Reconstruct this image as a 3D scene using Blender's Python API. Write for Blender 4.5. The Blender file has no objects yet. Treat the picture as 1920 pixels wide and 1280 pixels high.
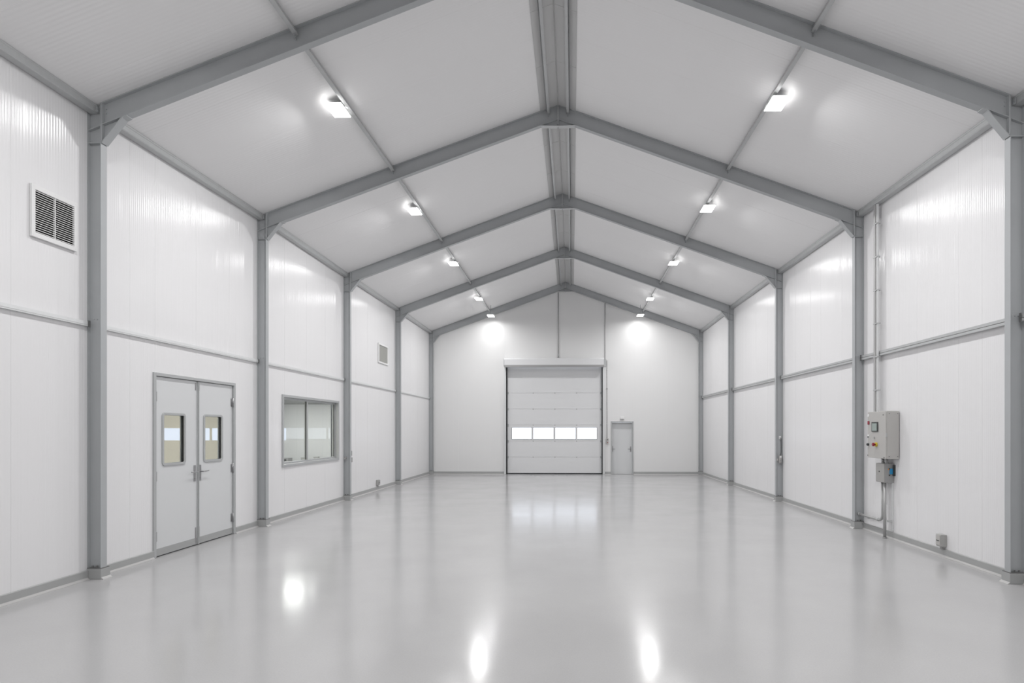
import bpy, math, random
from mathutils import Vector, Matrix

# ------------------------------------------------------------------ camera, sky, exposure
scene = bpy.context.scene
COL = scene.collection
random.seed(7)
cam_data = bpy.data.cameras.new('camera')
cam = bpy.data.objects.new('camera', cam_data)
COL.objects.link(cam)
cam.location = (0, 0, 1.7388)
cam.rotation_euler = (math.pi / 2, 0, 0.0201)
cam_data.sensor_width = 36
cam_data.lens = 36 * 1066 / 1920
cam_data.shift_x = (960 - 1051.6) / 1920
cam_data.shift_y = (805.2 - 640) / 1920
cam_data.clip_start = 0.05
cam_data.clip_end = 200
scene.camera = cam

world = bpy.data.worlds.new('overcast sky')
scene.world = world
world.use_nodes = True
world.node_tree.nodes['Background'].inputs['Color'].default_value = (0.90, 0.94, 1.0, 1)
world.node_tree.nodes['Background'].inputs['Strength'].default_value = 1.9

LAMP_GLOW = 9.0          # visible diffuser
LAMP_POWER = 58.0        # watts of each lamp
LAMP_SPREAD = math.radians(168)
scene.view_settings.view_transform = 'Standard'
scene.view_settings.look = 'None'
scene.view_settings.gamma = 1
scene.view_settings.use_curve_mapping = False
scene.view_settings.exposure = 0.24

# ------------------------------------------------------------------ measured hall geometry (metres)
FY = [6.503, 10.087, 13.862, 17.883, 22.055]          # camera-side face of each portal frame
XL = [-5.646, -5.655, -5.623, -5.597, -5.586]          # wall line on the double-door side
XR = [5.097, 5.123, 5.096, 5.051, 5.052]               # wall line on the cabinet side
ZEL = [5.526, 5.610, 5.594, 5.604, 5.588]              # eave height at 0.11 m inside each wall
ZER = [5.496, 5.584, 5.623, 5.622, 5.600]
ZR = [7.510, 7.514, 7.515, 7.513, 7.486]               # ridge
RX = [-0.253, -0.253, -0.245, -0.255, -0.260]
Y_FRONT, Y_BACK = -3.0, 22.16
FW = 0.085                                             # flange width of columns and rafters
CD = 0.165                                             # column depth


def lerp(tab, y):
    ys = FY
    if y <= ys[0]:
        return tab[0]
    for i in range(4):
        if y <= ys[i + 1]:
            t = (y - ys[i]) / (ys[i + 1] - ys[i])
            return tab[i] + t * (tab[i + 1] - tab[i])
    return tab[4]


def wx(side, y):
    return lerp(XL if side == 'L' else XR, y)


def roof(side, x, y):
    zr, rx = lerp(ZR, y), lerp(RX, y)
    ze = lerp(ZEL if side == 'L' else ZER, y)
    xe = wx('L', y) + 0.11 if side == 'L' else wx('R', y) - 0.11
    return ze + (x - xe) * (zr - ze) / (rx - xe)


def roof_at(x, y):
    return roof('L' if x < lerp(RX, y) else 'R', x, y)


# ------------------------------------------------------------------ materials
def new_mat(name):
    m = bpy.data.materials.new(name)
    m.use_nodes = True
    nt = m.node_tree
    return m, nt, nt.nodes['Principled BSDF']


def plain(name, col, rough=0.5, metal=0.0, noise=0.0, scale=8.0, spec=0.5):
    m, nt, b = new_mat(name)
    b.inputs['Roughness'].default_value = rough
    b.inputs['Metallic'].default_value = metal
    b.inputs['Specular IOR Level'].default_value = spec
    tc = nt.nodes.new('ShaderNodeTexCoord')
    nz = nt.nodes.new('ShaderNodeTexNoise')
    nz.inputs['Scale'].default_value = scale
    nz.inputs['Detail'].default_value = 4
    nt.links.new(tc.outputs['Object'], nz.inputs['Vector'])
    mx = nt.nodes.new('ShaderNodeMix')
    mx.data_type = 'RGBA'
    a = max(noise, 0.01)
    mx.inputs[6].default_value = tuple(c * (1 - a) for c in col) + (1,)
    mx.inputs[7].default_value = tuple(min(1, c * (1 + a)) for c in col) + (1,)
    nt.links.new(nz.outputs['Fac'], mx.inputs[0])
    nt.links.new(mx.outputs[2], b.inputs['Base Color'])
    return m


def ribbed(name, col, axis, period, rough, height):
    """white coated sandwich panel with fine micro-ribs running across `axis`"""
    m, nt, b = new_mat(name)
    N, L = nt.nodes, nt.links
    b.inputs['Roughness'].default_value = rough
    b.inputs['Specular IOR Level'].default_value = 0.22
    tc = N.new('ShaderNodeTexCoord')
    sx = N.new('ShaderNodeSeparateXYZ')
    L.new(tc.outputs['Object'], sx.inputs[0])
    mul = N.new('ShaderNodeMath'); mul.operation = 'MULTIPLY'
    mul.inputs[1].default_value = 2 * math.pi / period
    L.new(sx.outputs[axis], mul.inputs[0])
    sn = N.new('ShaderNodeMath'); sn.operation = 'SINE'
    L.new(mul.outputs[0], sn.inputs[0])
    # slow irregularity across the ribs, so that some catch more light than others
    sc = N.new('ShaderNodeVectorMath'); sc.operation = 'MULTIPLY'
    k = [0.15, 0.15, 0.15]
    k['XYZ'.index(axis)] = 14.0
    sc.inputs[1].default_value = k
    L.new(tc.outputs['Object'], sc.inputs[0])
    nz = N.new('ShaderNodeTexNoise'); nz.inputs['Scale'].default_value = 1.0
    nz.inputs['Detail'].default_value = 2
    L.new(sc.outputs[0], nz.inputs['Vector'])
    am = N.new('ShaderNodeMath'); am.operation = 'MULTIPLY'
    L.new(sn.outputs[0], am.inputs[0]); L.new(nz.outputs['Fac'], am.inputs[1])
    ad = N.new('ShaderNodeMath'); ad.operation = 'MULTIPLY_ADD'
    L.new(nz.outputs['Fac'], ad.inputs[0]); ad.inputs[1].default_value = 1.5
    L.new(am.outputs[0], ad.inputs[2])
    bp = N.new('ShaderNodeBump')
    bp.inputs['Strength'].default_value = 1.0
    bp.inputs['Distance'].default_value = height
    L.new(ad.outputs[0], bp.inputs['Height'])
    L.new(bp.outputs['Normal'], b.inputs['Normal'])
    n2 = N.new('ShaderNodeTexNoise'); n2.inputs['Scale'].default_value = 0.7
    L.new(tc.outputs['Object'], n2.inputs['Vector'])
    mx = N.new('ShaderNodeMix'); mx.data_type = 'RGBA'
    mx.inputs[6].default_value = tuple(c * 0.98 for c in col) + (1,)
    mx.inputs[7].default_value = tuple(col) + (1,)
    L.new(n2.outputs['Fac'], mx.inputs[0])
    L.new(mx.outputs[2], b.inputs['Base Color'])
    return m


def floor_material():
    m, nt, b = new_mat('polished resin floor')
    N, L = nt.nodes, nt.links
    tc = N.new('ShaderNodeTexCoord')
    fine = N.new('ShaderNodeTexNoise'); fine.inputs['Scale'].default_value = 90; fine.inputs['Detail'].default_value = 3
    big = N.new('ShaderNodeTexNoise'); big.inputs['Scale'].default_value = 1.1; big.inputs['Detail'].default_value = 5
    L.new(tc.outputs['Object'], fine.inputs['Vector']); L.new(tc.outputs['Object'], big.inputs['Vector'])
    m1 = N.new('ShaderNodeMix'); m1.data_type = 'RGBA'
    m1.inputs[6].default_value = (0.425, 0.422, 0.425, 1); m1.inputs[7].default_value = (0.49, 0.487, 0.49, 1)
    L.new(fine.outputs['Fac'], m1.inputs[0])
    m2 = N.new('ShaderNodeMix'); m2.data_type = 'RGBA'; m2.blend_type = 'MULTIPLY'
    m2.inputs[0].default_value = 1.0
    rp = N.new('ShaderNodeMapRange')
    rp.inputs['To Min'].default_value = 0.93; rp.inputs['To Max'].default_value = 1.05
    L.new(big.outputs['Fac'], rp.inputs['Value'])
    L.new(m1.outputs[2], m2.inputs[6]); L.new(rp.outputs[0], m2.inputs[7])
    L.new(m2.outputs[2], b.inputs['Base Color'])
    r2 = N.new('ShaderNodeMapRange')
    r2.inputs['To Min'].default_value = 0.11; r2.inputs['To Max'].default_value = 0.20
    L.new(big.outputs['Fac'], r2.inputs['Value'])
    L.new(r2.outputs[0], b.inputs['Roughness'])
    bp = N.new('ShaderNodeBump'); bp.inputs['Strength'].default_value = 0.25; bp.inputs['Distance'].default_value = 0.002
    md = N.new('ShaderNodeTexNoise'); md.inputs['Scale'].default_value = 5; md.inputs['Detail'].default_value = 3
    L.new(tc.outputs['Object'], md.inputs['Vector'])
    L.new(md.outputs['Fac'], bp.inputs['Height']); L.new(bp.outputs['Normal'], b.inputs['Normal'])
    return m


def emitter(name, col, strength, base=0.9):
    m, nt, b = new_mat(name)
    b.inputs['Base Color'].default_value = (base, base, base, 1)
    b.inputs['Emission Color'].default_value = col + (1,)
    b.inputs['Emission Strength'].default_value = strength
    return m


def glass(name, tint, gloss=0.08):
    m = bpy.data.materials.new(name)
    m.use_nodes = True
    nt = m.node_tree
    nt.nodes.clear()
    out = nt.nodes.new('ShaderNodeOutputMaterial')
    mix = nt.nodes.new('ShaderNodeMixShader')
    fr = nt.nodes.new('ShaderNodeFresnel'); fr.inputs['IOR'].default_value = 1.45
    tr = nt.nodes.new('ShaderNodeBsdfTransparent'); tr.inputs['Color'].default_value = tint + (1,)
    gl = nt.nodes.new('ShaderNodeBsdfGlossy'); gl.inputs['Roughness'].default_value = gloss
    geo = nt.nodes.new('ShaderNodeNewGeometry')
    inv = nt.nodes.new('ShaderNodeMath'); inv.operation = 'SUBTRACT'; inv.inputs[0].default_value = 1.0
    nt.links.new(geo.outputs['Backfacing'], inv.inputs[1])
    fm = nt.nodes.new('ShaderNodeMath'); fm.operation = 'MULTIPLY'      # only the outer surfaces mirror, no total reflection inside the thin pane
    nt.links.new(fr.outputs[0], fm.inputs[0]); nt.links.new(inv.outputs[0], fm.inputs[1])
    nt.links.new(fm.outputs[0], mix.inputs[0])
    nt.links.new(tr.outputs[0], mix.inputs[1]); nt.links.new(gl.outputs[0], mix.inputs[2])
    nt.links.new(mix.outputs[0], out.inputs['Surface'])
    return m


M_WALL_Y = ribbed('white ribbed wall panel', (0.83, 0.825, 0.835), 'Y', 0.034, 0.20, 0.0008)
M_WALL_X = ribbed('white ribbed end wall panel', (0.81, 0.81, 0.81), 'X', 0.034, 0.24, 0.0003)
M_CEIL = ribbed('white ribbed roof panel', (0.88, 0.875, 0.88), 'Y', 0.05, 0.38, 0.0007)
M_FLOOR = floor_material()
M_STEEL = plain('grey painted steel', (0.435, 0.45, 0.462), 0.40, 0.0, 0.06, 3.0)
M_PLATE = plain('grey steel plate', (0.44, 0.455, 0.467), 0.40, 0.0, 0.05, 3.0)
M_GALV = plain('galvanised steel', (0.50, 0.51, 0.515), 0.36, 0.15, 0.06, 14.0)
M_LIGHTGALV = plain('pale galvanised rail', (0.72, 0.73, 0.735), 0.38, 0.1, 0.05, 14.0)
M_BOLT = plain('bolt steel', (0.22, 0.22, 0.22), 0.4, 0.5)
M_KERB = plain('grey skirting', (0.40, 0.405, 0.405), 0.42, 0.0, 0.04, 4.0)
M_COVE_HILITE = plain('cove with painted highlight', (0.50, 0.495, 0.49), 0.4)  # paler than the skirting, highlight of the cove put into the colour
M_FLASH = plain('grey ridge flashing', (0.55, 0.55, 0.55), 0.45, 0.0, 0.03, 2.0)
M_WHITE = plain('white powder coat', (0.82, 0.82, 0.82), 0.35)
M_DARK = plain('black rubber', (0.03, 0.03, 0.032), 0.55)
M_VENT_SHADE = plain('dark duct', (0.015, 0.014, 0.013), 0.9)  # shade inside the vent opening put into the colour
M_LEAF = plain('pale grey door leaf', (0.69, 0.70, 0.71), 0.36)
M_ALU = plain('anodised aluminium', (0.50, 0.51, 0.515), 0.35, 0.35, 0.03, 20)
M_STAIN = plain('brushed stainless steel', (0.47, 0.46, 0.445), 0.33, 0.55, 0.03, 30)
M_CHROME = plain('satin chrome', (0.40, 0.40, 0.41), 0.28, 0.8)
M_DOORSKIN = plain('white door section', (0.74, 0.745, 0.755), 0.42)
M_CAB = plain('pale grey cabinet enamel', (0.50, 0.49, 0.475), 0.42, 0.0, 0.02, 5)
M_ISO = plain('grey isolator casing', (0.36, 0.36, 0.36), 0.4, 0.2)
M_RED = plain('red plastic', (0.26, 0.012, 0.03), 0.35)
M_YELLOW = plain('yellow plastic', (0.60, 0.47, 0.04), 0.4)
M_BLUE = plain('blue plastic', (0.03, 0.28, 0.55), 0.4)
M_ORANGE = plain('orange plastic', (0.8, 0.3, 0.06), 0.4)
M_BLACK = plain('black plastic', (0.04, 0.045, 0.045), 0.4)
M_SCREEN = plain('grey green display', (0.30, 0.36, 0.33), 0.2)
M_GREYBOX = plain('grey plastic', (0.42, 0.42, 0.41), 0.45)
M_FILTER = plain('grey filter mesh', (0.36, 0.36, 0.34), 0.8, 0.0, 0.08, 120)
M_PIPE = plain('grey conduit', (0.45, 0.45, 0.45), 0.38, 0.3)
M_CREAM = plain('cream room wall', (0.76, 0.72, 0.62), 0.5)
M_ROOM = plain('pale room wall', (0.70, 0.71, 0.71), 0.5)
M_ROOMFLOOR = plain('grey room floor', (0.45, 0.45, 0.45), 0.35)
M_LAMP = emitter('lit lamp diffuser', (1.0, 0.99, 0.975), LAMP_GLOW)
M_ADDEDLAMP = emitter('added room lamp glow', (1.0, 0.98, 0.95), 13.0)  # glow of the lamps added to light the side rooms
M_DAYPANE = emitter('day lit pane', (0.79, 0.84, 0.96), 0.92, 0.06)
M_GLASS = glass('clear glass', (0.93, 0.95, 0.95), 0.02)
M_GLASSDAY = glass('daylight glazing', (0.97, 0.98, 1.0), 0.05)


# ------------------------------------------------------------------ mesh helper
class MB:
    """collects shapes; build() links them as ONE mesh object"""

    def __init__(self):
        self.v, self.f, self.s, self.mi = [], [], [], []
        self.cur = 0

    def face(self, idx, smooth=False):
        self.f.append(idx); self.s.append(smooth); self.mi.append(self.cur)

    def box(self, x0, x1, y0, y1, z0, z1):
        n = len(self.v)
        x0, x1 = min(x0, x1), max(x0, x1); y0, y1 = min(y0, y1), max(y0, y1); z0, z1 = min(z0, z1), max(z0, z1)
        self.v += [(x0, y0, z0), (x1, y0, z0), (x1, y1, z0), (x0, y1, z0), (x0, y0, z1), (x1, y0, z1), (x1, y1, z1), (x0, y1, z1)]
        for q in ((0, 3, 2, 1), (4, 5, 6, 7), (0, 1, 5, 4), (1, 2, 6, 5), (2, 3, 7, 6), (3, 0, 4, 7)):
            self.face([n + i for i in q])
        return self

    def loft(self, a, b, caps=True, smooth=False):
        """side faces between two rings of points (same count), with end caps"""
        n = len(self.v); k = len(a)
        self.v += [tuple(p) for p in a] + [tuple(p) for p in b]
        for i in range(k):
            j = (i + 1) % k
            self.face([n + i, n + j, n + k + j, n + k + i], smooth)
        if caps:
            self.face([n + i for i in reversed(range(k))]); self.face([n + k + i for i in range(k)])
        return self

    def prism_y(self, poly, y0, y1):
        return self.loft([(x, y0, z) for x, z in poly], [(x, y1, z) for x, z in poly])

    def prism_x(self, poly, x0, x1):
        return self.loft([(x0, y, z) for y, z in poly], [(x1, y, z) for y, z in poly])

    def prism_z(self, poly, z0, z1):
        return self.loft([(x, y, z0) for x, y in poly], [(x, y, z1) for x, y in poly])

    def cyl(self, p, q, r, n=14, r2=None, smooth=True):
        p, q = Vector(p), Vector(q)
        d = (q - p).normalized()
        u = d.orthogonal().normalized(); w = d.cross(u)
        r2 = r if r2 is None else r2
        a = [p + (u * math.cos(t) + w * math.sin(t)) * r for t in [2 * math.pi * i / n for i in range(n)]]
        b = [q + (u * math.cos(t) + w * math.sin(t)) * r2 for t in [2 * math.pi * i / n for i in range(n)]]
        return self.loft(a, b, True, smooth)

    def tube(self, pts, r, n=12):
        pts = [Vector(p) for p in pts]
        rings = []
        u = None
        for i, p in enumerate(pts):
            d = (pts[min(i + 1, len(pts) - 1)] - pts[max(i - 1, 0)]).normalized()
            if u is None:
                u = d.orthogonal().normalized()
            u = (u - d * u.dot(d)).normalized()
            w = d.cross(u)
            rings.append([p + (u * math.cos(t) + w * math.sin(t)) * r for t in [2 * math.pi * k / n for k in range(n)]])
        base = len(self.v)
        for rg in rings:
            self.v += [tuple(p) for p in rg]
        for i in range(len(rings) - 1):
            for k in range(n):
                j = (k + 1) % n
                self.face([base + i * n + k, base + i * n + j, base + (i + 1) * n + j, base + (i + 1) * n + k], True)
        self.face([base + k for k in reversed(range(n))]); self.face([base + (len(rings) - 1) * n + k for k in range(n)])
        return self

    def ring_x(self, x0, x1, yc, zc, w, h, rad, t, n=6):
        """rounded rectangular ring in the YZ plane between x0 and x1, bar width t"""
        def rr(w, h, r):
            o = []
            for cx, cz, a0 in ((w / 2 - r, h / 2 - r, 0), (-w / 2 + r, h / 2 - r, 90), (-w / 2 + r, -h / 2 + r, 180), (w / 2 - r, -h / 2 + r, 270)):
                for i in range(n + 1):
                    a = math.radians(a0 + 90 * i / n)
                    o.append((yc + cx + r * math.cos(a), zc + cz + r * math.sin(a)))
            return o
        O, I = rr(w, h, rad), rr(w - 2 * t, h - 2 * t, max(rad - t, 0.004))
        k = len(O); b = len(self.v)
        for x in (x0, x1):
            self.v += [(x, y, z) for y, z in O] + [(x, y, z) for y, z in I]
        for i in range(k):
            j = (i + 1) % k
            o0, i0, o1, i1 = b, b + k, b + 2 * k, b + 3 * k
            self.face([o0 + i, i0 + i, i0 + j, o0 + j]); self.face([o1 + i, o1 + j, i1 + j, i1 + i])
            self.face([o0 + i, o0 + j, o1 + j, o1 + i]); self.face([i0 + i, i1 + i, i1 + j, i0 + j])
        return self

    def bolt(self, p, d, r=0.011, h=0.010):
        p = Vector(p); d = Vector(d).normalized()
        return self.cyl(p, p + d * h, r, 6, smooth=False)

    def build(self, name, mat, parent=None, bevel=0.0, origin=None):
        me = bpy.data.meshes.new(name)
        o = Vector(origin) if origin is not None else Vector((0, 0, 0))
        me.from_pydata([tuple(Vector(p) - o) for p in self.v], [], self.f)
        mats = mat if isinstance(mat, (list, tuple)) else [mat]
        for m in mats:
            me.materials.append(m)
        for p, s, k in zip(me.polygons, self.s, self.mi):
            p.use_smooth = s; p.material_index = k
        import bmesh
        bm = bmesh.new(); bm.from_mesh(me)
        bmesh.ops.recalc_face_normals(bm, faces=bm.faces)
        bm.to_mesh(me); bm.free()
        ob = bpy.data.objects.new(name, me)
        COL.objects.link(ob)
        if parent is not None:
            ob.parent = parent
        elif origin is not None:
            ob.location = o
        if bevel:
            b = ob.modifiers.new('Bevel', 'BEVEL'); b.width = bevel; b.segments = 2; b.limit_method = 'ANGLE'
        return ob


def tag(o, label, cat, group=None, kind='thing'):
    o['label'] = label; o['category'] = cat; o['kind'] = kind
    if group:
        o['group'] = group
    return o


def thing(name, label, cat, loc, rotz=0.0, group=None, kind='thing'):
    e = bpy.data.objects.new(name, None)
    e.empty_display_size = 0.2
    COL.objects.link(e)
    e.location = loc; e.rotation_euler = (0, 0, rotz)
    return tag(e, label, cat, group, kind)


def wall_thing(name, label, cat, side, y, z=0.0, group=None, kind='thing'):
    """root on a side wall: local +x points into the hall, local y runs along the wall"""
    e = 0.2
    sl = math.atan2(wx(side, y + e) - wx(side, y - e), 2 * e)
    rot = -sl if side == 'L' else math.pi - sl
    return thing(name, label, cat, (wx(side, y), y, z), rot, group, kind)


def structure(o, label, cat):
    return tag(o, label, cat, None, 'structure')


# ------------------------------------------------------------------ setting
def cells_wall(mb, breaks, seams, zcuts, holes, pos, ztop):
    """wall surface from a grid of cells; `seams` get a shallow V joint, `holes` are left open.
    pos(s, depth, z) -> point; ztop(s) -> top height"""
    g = 0.003
    S = set(breaks)
    for s in seams:
        S |= {s - g, s, s + g}
    for (a, b, c, d) in holes:
        S |= {a, b}
    S = sorted(S)
    Z = sorted(set(zcuts) | {h[2] for h in holes} | {h[3] for h in holes}) + [None]
    idx = {}
    for i, s in enumerate(S):
        dep = 0.003 if s in seams else 0.0
        for k, z in enumerate(Z):
            idx[i, k] = len(mb.v)
            mb.v.append(pos(s, dep, ztop(s) if z is None else z))
    for i in range(len(S) - 1):
        sm = (S[i] + S[i + 1]) / 2
        for k in range(len(Z) - 1):
            zm = (Z[k] + (Z[k + 1] if Z[k + 1] is not None else Z[k] + 0.1)) / 2
            if any(a < sm < b and c < zm < d for a, b, c, d in holes):
                continue
            mb.face([idx[i, k], idx[i + 1, k], idx[i + 1, k + 1], idx[i, k + 1]])
    return mb


BREAKS = [Y_FRONT] + FY + [Y_BACK]
DOOR_Y0, DOOR_Y1, DOOR_Z = 7.585, 9.360, 2.470       # double door opening
WIN_Y0, WIN_Y1, WIN_Z0, WIN_Z1 = 10.98, 13.53, 1.05, 2.385

structure(MB().box(-6.0, 5.6, Y_FRONT, Y_BACK + 0.4, -0.12, 0.0).build('floor', M_FLOOR),
          'polished pale grey resin floor of the hall', 'floor')

seamsL = [-1.9, -1.0, -0.1, 0.8, 1.7, 2.6, 3.5, 4.4, 5.604, 7.147, 7.583 + 0.0, 8.434, 9.261, 11.05, 11.95, 12.85, 14.65, 15.5, 16.4, 18.7, 19.6, 20.5, 21.3]
mb = cells_wall(MB(), BREAKS, seamsL, [0.0], [(DOOR_Y0, DOOR_Y1, -0.01, DOOR_Z), (WIN_Y0, WIN_Y1, WIN_Z0, WIN_Z1)],
                lambda s, d, z: (wx('L', s) - d, s, z), lambda s: roof('L', wx('L', s), s))
structure(mb.build('wall_left', M_WALL_Y), 'white ribbed panel wall with the double doors and wide window', 'wall')
seamsR = [-1.9, -1.0, -0.1, 0.8, 1.7, 2.6, 3.5, 4.4, 5.3, 6.2, 7.183, 7.616, 8.529, 9.006, 10.9, 11.8, 12.3, 13.1, 14.9, 15.8, 16.7, 18.8, 19.7, 20.6, 21.4]
mb = cells_wall(MB(), BREAKS, seamsR, [0.0], [], lambda s, d, z: (wx('R', s) + d, s, z), lambda s: roof('R', wx('R', s), s))
structure(mb.build('wall_right', M_WALL_Y), 'white ribbed panel wall carrying the control cabinet', 'wall')

RD_X0, RD_X1, RD_Z = -2.560, 1.160, 4.30              # roller door opening
PD_X0, PD_X1, PD_Z = 1.545, 2.335, 2.030             # personnel door opening
xl4, xr4 = XL[4], XR[4]
mb = cells_wall(MB(), [xl4, RX[4], xr4], [-4.45, -2.645, 2.321 + 0.06, 3.7], [0.0],
                [(RD_X0, RD_X1, -0.01, RD_Z), (PD_X0, PD_X1, -0.01, PD_Z)],
                lambda s, d, z: (s, Y_BACK + d, z), lambda s: roof_at(s, 22.1))
structure(mb.build('wall_back', M_WALL_X), 'white end wall with the sectional door and personnel door', 'wall')
mb = cells_wall(MB(), [XL[0], RX[0], XR[0]], [], [0.0], [], lambda s, d, z: (s, Y_FRONT - d, z), lambda s: roof_at(s, 0))
structure(mb.build('wall_front', M_WALL_X), 'white end wall behind the viewpoint', 'wall')

# roof lining: both slopes, joints running up the slope
mb = MB()
for side in 'LR':
    ys = []
    y = Y_FRONT
    while y < Y_BACK:
        ys.append(y); y += 1.02
    jo = set(ys[1:])
    S = set(BREAKS)
    for s in jo:
        S |= {s - 0.004, s, s + 0.004}
    S = sorted(S)
    base = len(mb.v)
    for s in S:
        d = 0.005 if s in jo else 0
        mb.v.append((wx(side, s), s, roof(side, wx(side, s), s) + d * 0.4))
        mb.v.append((lerp(RX, s), s, lerp(ZR, s) + d * 0.4))
    for i in range(len(S) - 1):
        a = base + 2 * i
        mb.face([a, a + 1, a + 3, a + 2])
structure(mb.build('ceiling', M_CEIL), 'white pitched roof lining on both slopes', 'ceiling')

# ridge flashing: a folded grey sheet under the ridge with two small joints per bay
mb = MB()
YS = BREAKS
for i in range(len(YS) - 1):
    y0, y1 = YS[i], YS[i + 1]
    for sgn, side in ((-1, 'L'), (1, 'R')):
        ring = []
        for y in (y0, y1):
            rx = lerp(RX, y)
            xo = rx + sgn * 0.315
            ring.append([(rx, y, lerp(ZR, y) - 0.004), (xo, y, roof(side, xo, y) - 0.004), (xo, y, roof(side, xo, y) - 0.010), (rx, y, lerp(ZR, y) - 0.010)])
        mb.loft(ring[0], ring[1])
    n = 3
    for k in range(1, n):
        y = y0 + (y1 - y0) * k / n
        for sgn, side in ((-1, 'L'), (1, 'R')):
            rx = lerp(RX, y); xo = rx + sgn * 0.315
            mb.loft([(rx, y - 0.012, lerp(ZR, y) - 0.010), (xo, y - 0.012, roof(side, xo, y) - 0.010), (xo, y - 0.012, roof(side, xo, y) - 0.013), (rx, y - 0.012, lerp(ZR, y) - 0.013)],
                    [(rx, y + 0.012, lerp(ZR, y) - 0.010), (xo, y + 0.012, roof(side, xo, y) - 0.010), (xo, y + 0.012, roof(side, xo, y) - 0.013), (rx, y + 0.012, lerp(ZR, y) - 0.013)])
    # ridge bead
    a, b = lerp(RX, y0), lerp(RX, y1)
    mb.loft([(a - 0.012, y0, ZR_ - 0.012) for ZR_ in [lerp(ZR, y0)]] + [(a + 0.012, y0, lerp(ZR, y0) - 0.012), (a, y0, lerp(ZR, y0) - 0.028)],
            [(b - 0.012, y1, lerp(ZR, y1) - 0.012), (b + 0.012, y1, lerp(ZR, y1) - 0.012), (b, y1, lerp(ZR, y1) - 0.028)])
structure(mb.build('trim_1', M_FLASH), 'folded grey flashing along the ridge of the roof', 'trim')

# skirtings with a floor cove, its highlight painted on as a paler strip
KH, KT, CV = 0.105, 0.022, 0.024


def skirting(name, runs, label):
    """runs: list of point pairs along the wall and the inward direction"""
    root = bpy.data.objects.new(name, None); COL.objects.link(root)
    structure(root, label, 'baseboard')
    a, c = MB(), MB()
    for (p, q, n) in runs:
        p, q, n = Vector(p), Vector(q), Vector(n)
        up = Vector((0, 0, 1))
        sec = [(0, 0), (KT, 0), (KT, KH - 0.006), (KT - 0.008, KH), (0, KH)]
        a.loft([p + n * s + up * z for s, z in sec], [q + n * s + up * z for s, z in sec])
        cs = [(KT, 0.001), (KT + CV, 0.001), (KT + CV * 0.35, 0.008), (KT, 0.022)]
        c.loft([p + n * s + up * z for s, z in cs], [q + n * s + up * z for s, z in cs])
    a.build('board', M_KERB, root); c.build('cove', M_COVE_HILITE, root)
    return root


def side_runs(side, skip):
    out = []
    n = (1, 0, 0) if side == 'L' else (-1, 0, 0)
    pts = [Y_FRONT]
    for y in FY:
        pts += [y - 0.01, y + 0.125]
    edges = [(pts[i], pts[i + 1]) for i in range(0, len(pts) - 1, 2)]
    for a, b in edges:
        segs = [(a, b)]
        for s0, s1 in skip:
            segs = [t for (u, v) in segs for t in ([(u, min(v, s0))] if u < s0 else []) + ([(max(u, s1), v)] if v > s1 else []) if t[1] - t[0] > 0.01] if not all(v <= s0 or u >= s1 for u, v in segs) else segs
        for u, v in segs:
            out.append(((wx(side, u), u, 0), (wx(side, v), v, 0), n))
    return out


skirting('baseboard_left', side_runs('L', [(DOOR_Y0 - 0.047, DOOR_Y1 + 0.047)]), 'grey skirting with painted cove highlight along the double-door wall')
skirting('baseboard_right', side_runs('R', []), 'grey skirting with painted cove highlight along the control cabinet wall')
skirting('baseboard_back', [((xl4 + CD, Y_BACK, 0), (RD_X0 - 0.11, Y_BACK, 0), (0, -1, 0)), ((RD_X1 + 0.11, Y_BACK, 0), (PD_X0 - 0.05, Y_BACK, 0), (0, -1, 0)),
                            ((PD_X1 + 0.05, Y_BACK, 0), (xr4 - CD, Y_BACK, 0), (0, -1, 0))], 'grey skirting along the end wall')

# ------------------------------------------------------------------ portal frames
SIDE_WALL = {'L': 'double-door wall', 'R': 'control cabinet wall'}
COLUMN_WHERE = {
    'L': ['between louvred vent and double doors', 'between double doors and wide window', 'between wide window and small filter vent',
          'just past the small filter vent', 'in the end wall corner'],
    'R': ['cut by the picture edge, past the grey socket box', 'behind the control cabinet, with a pipe at its foot', 'with a small call point clipped on it',
          'plain, one short of the corner', 'in the end wall corner']}
RAFTER_WHERE = ['first frame, over the louvred vent column', 'second frame, over the column past the double doors', 'third frame, over the column past the wide window',
                'fourth frame, over the column past the small vent', 'last frame, tight against the end wall']


def sgn_of(side):
    return 1 if side == 'L' else -1


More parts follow.
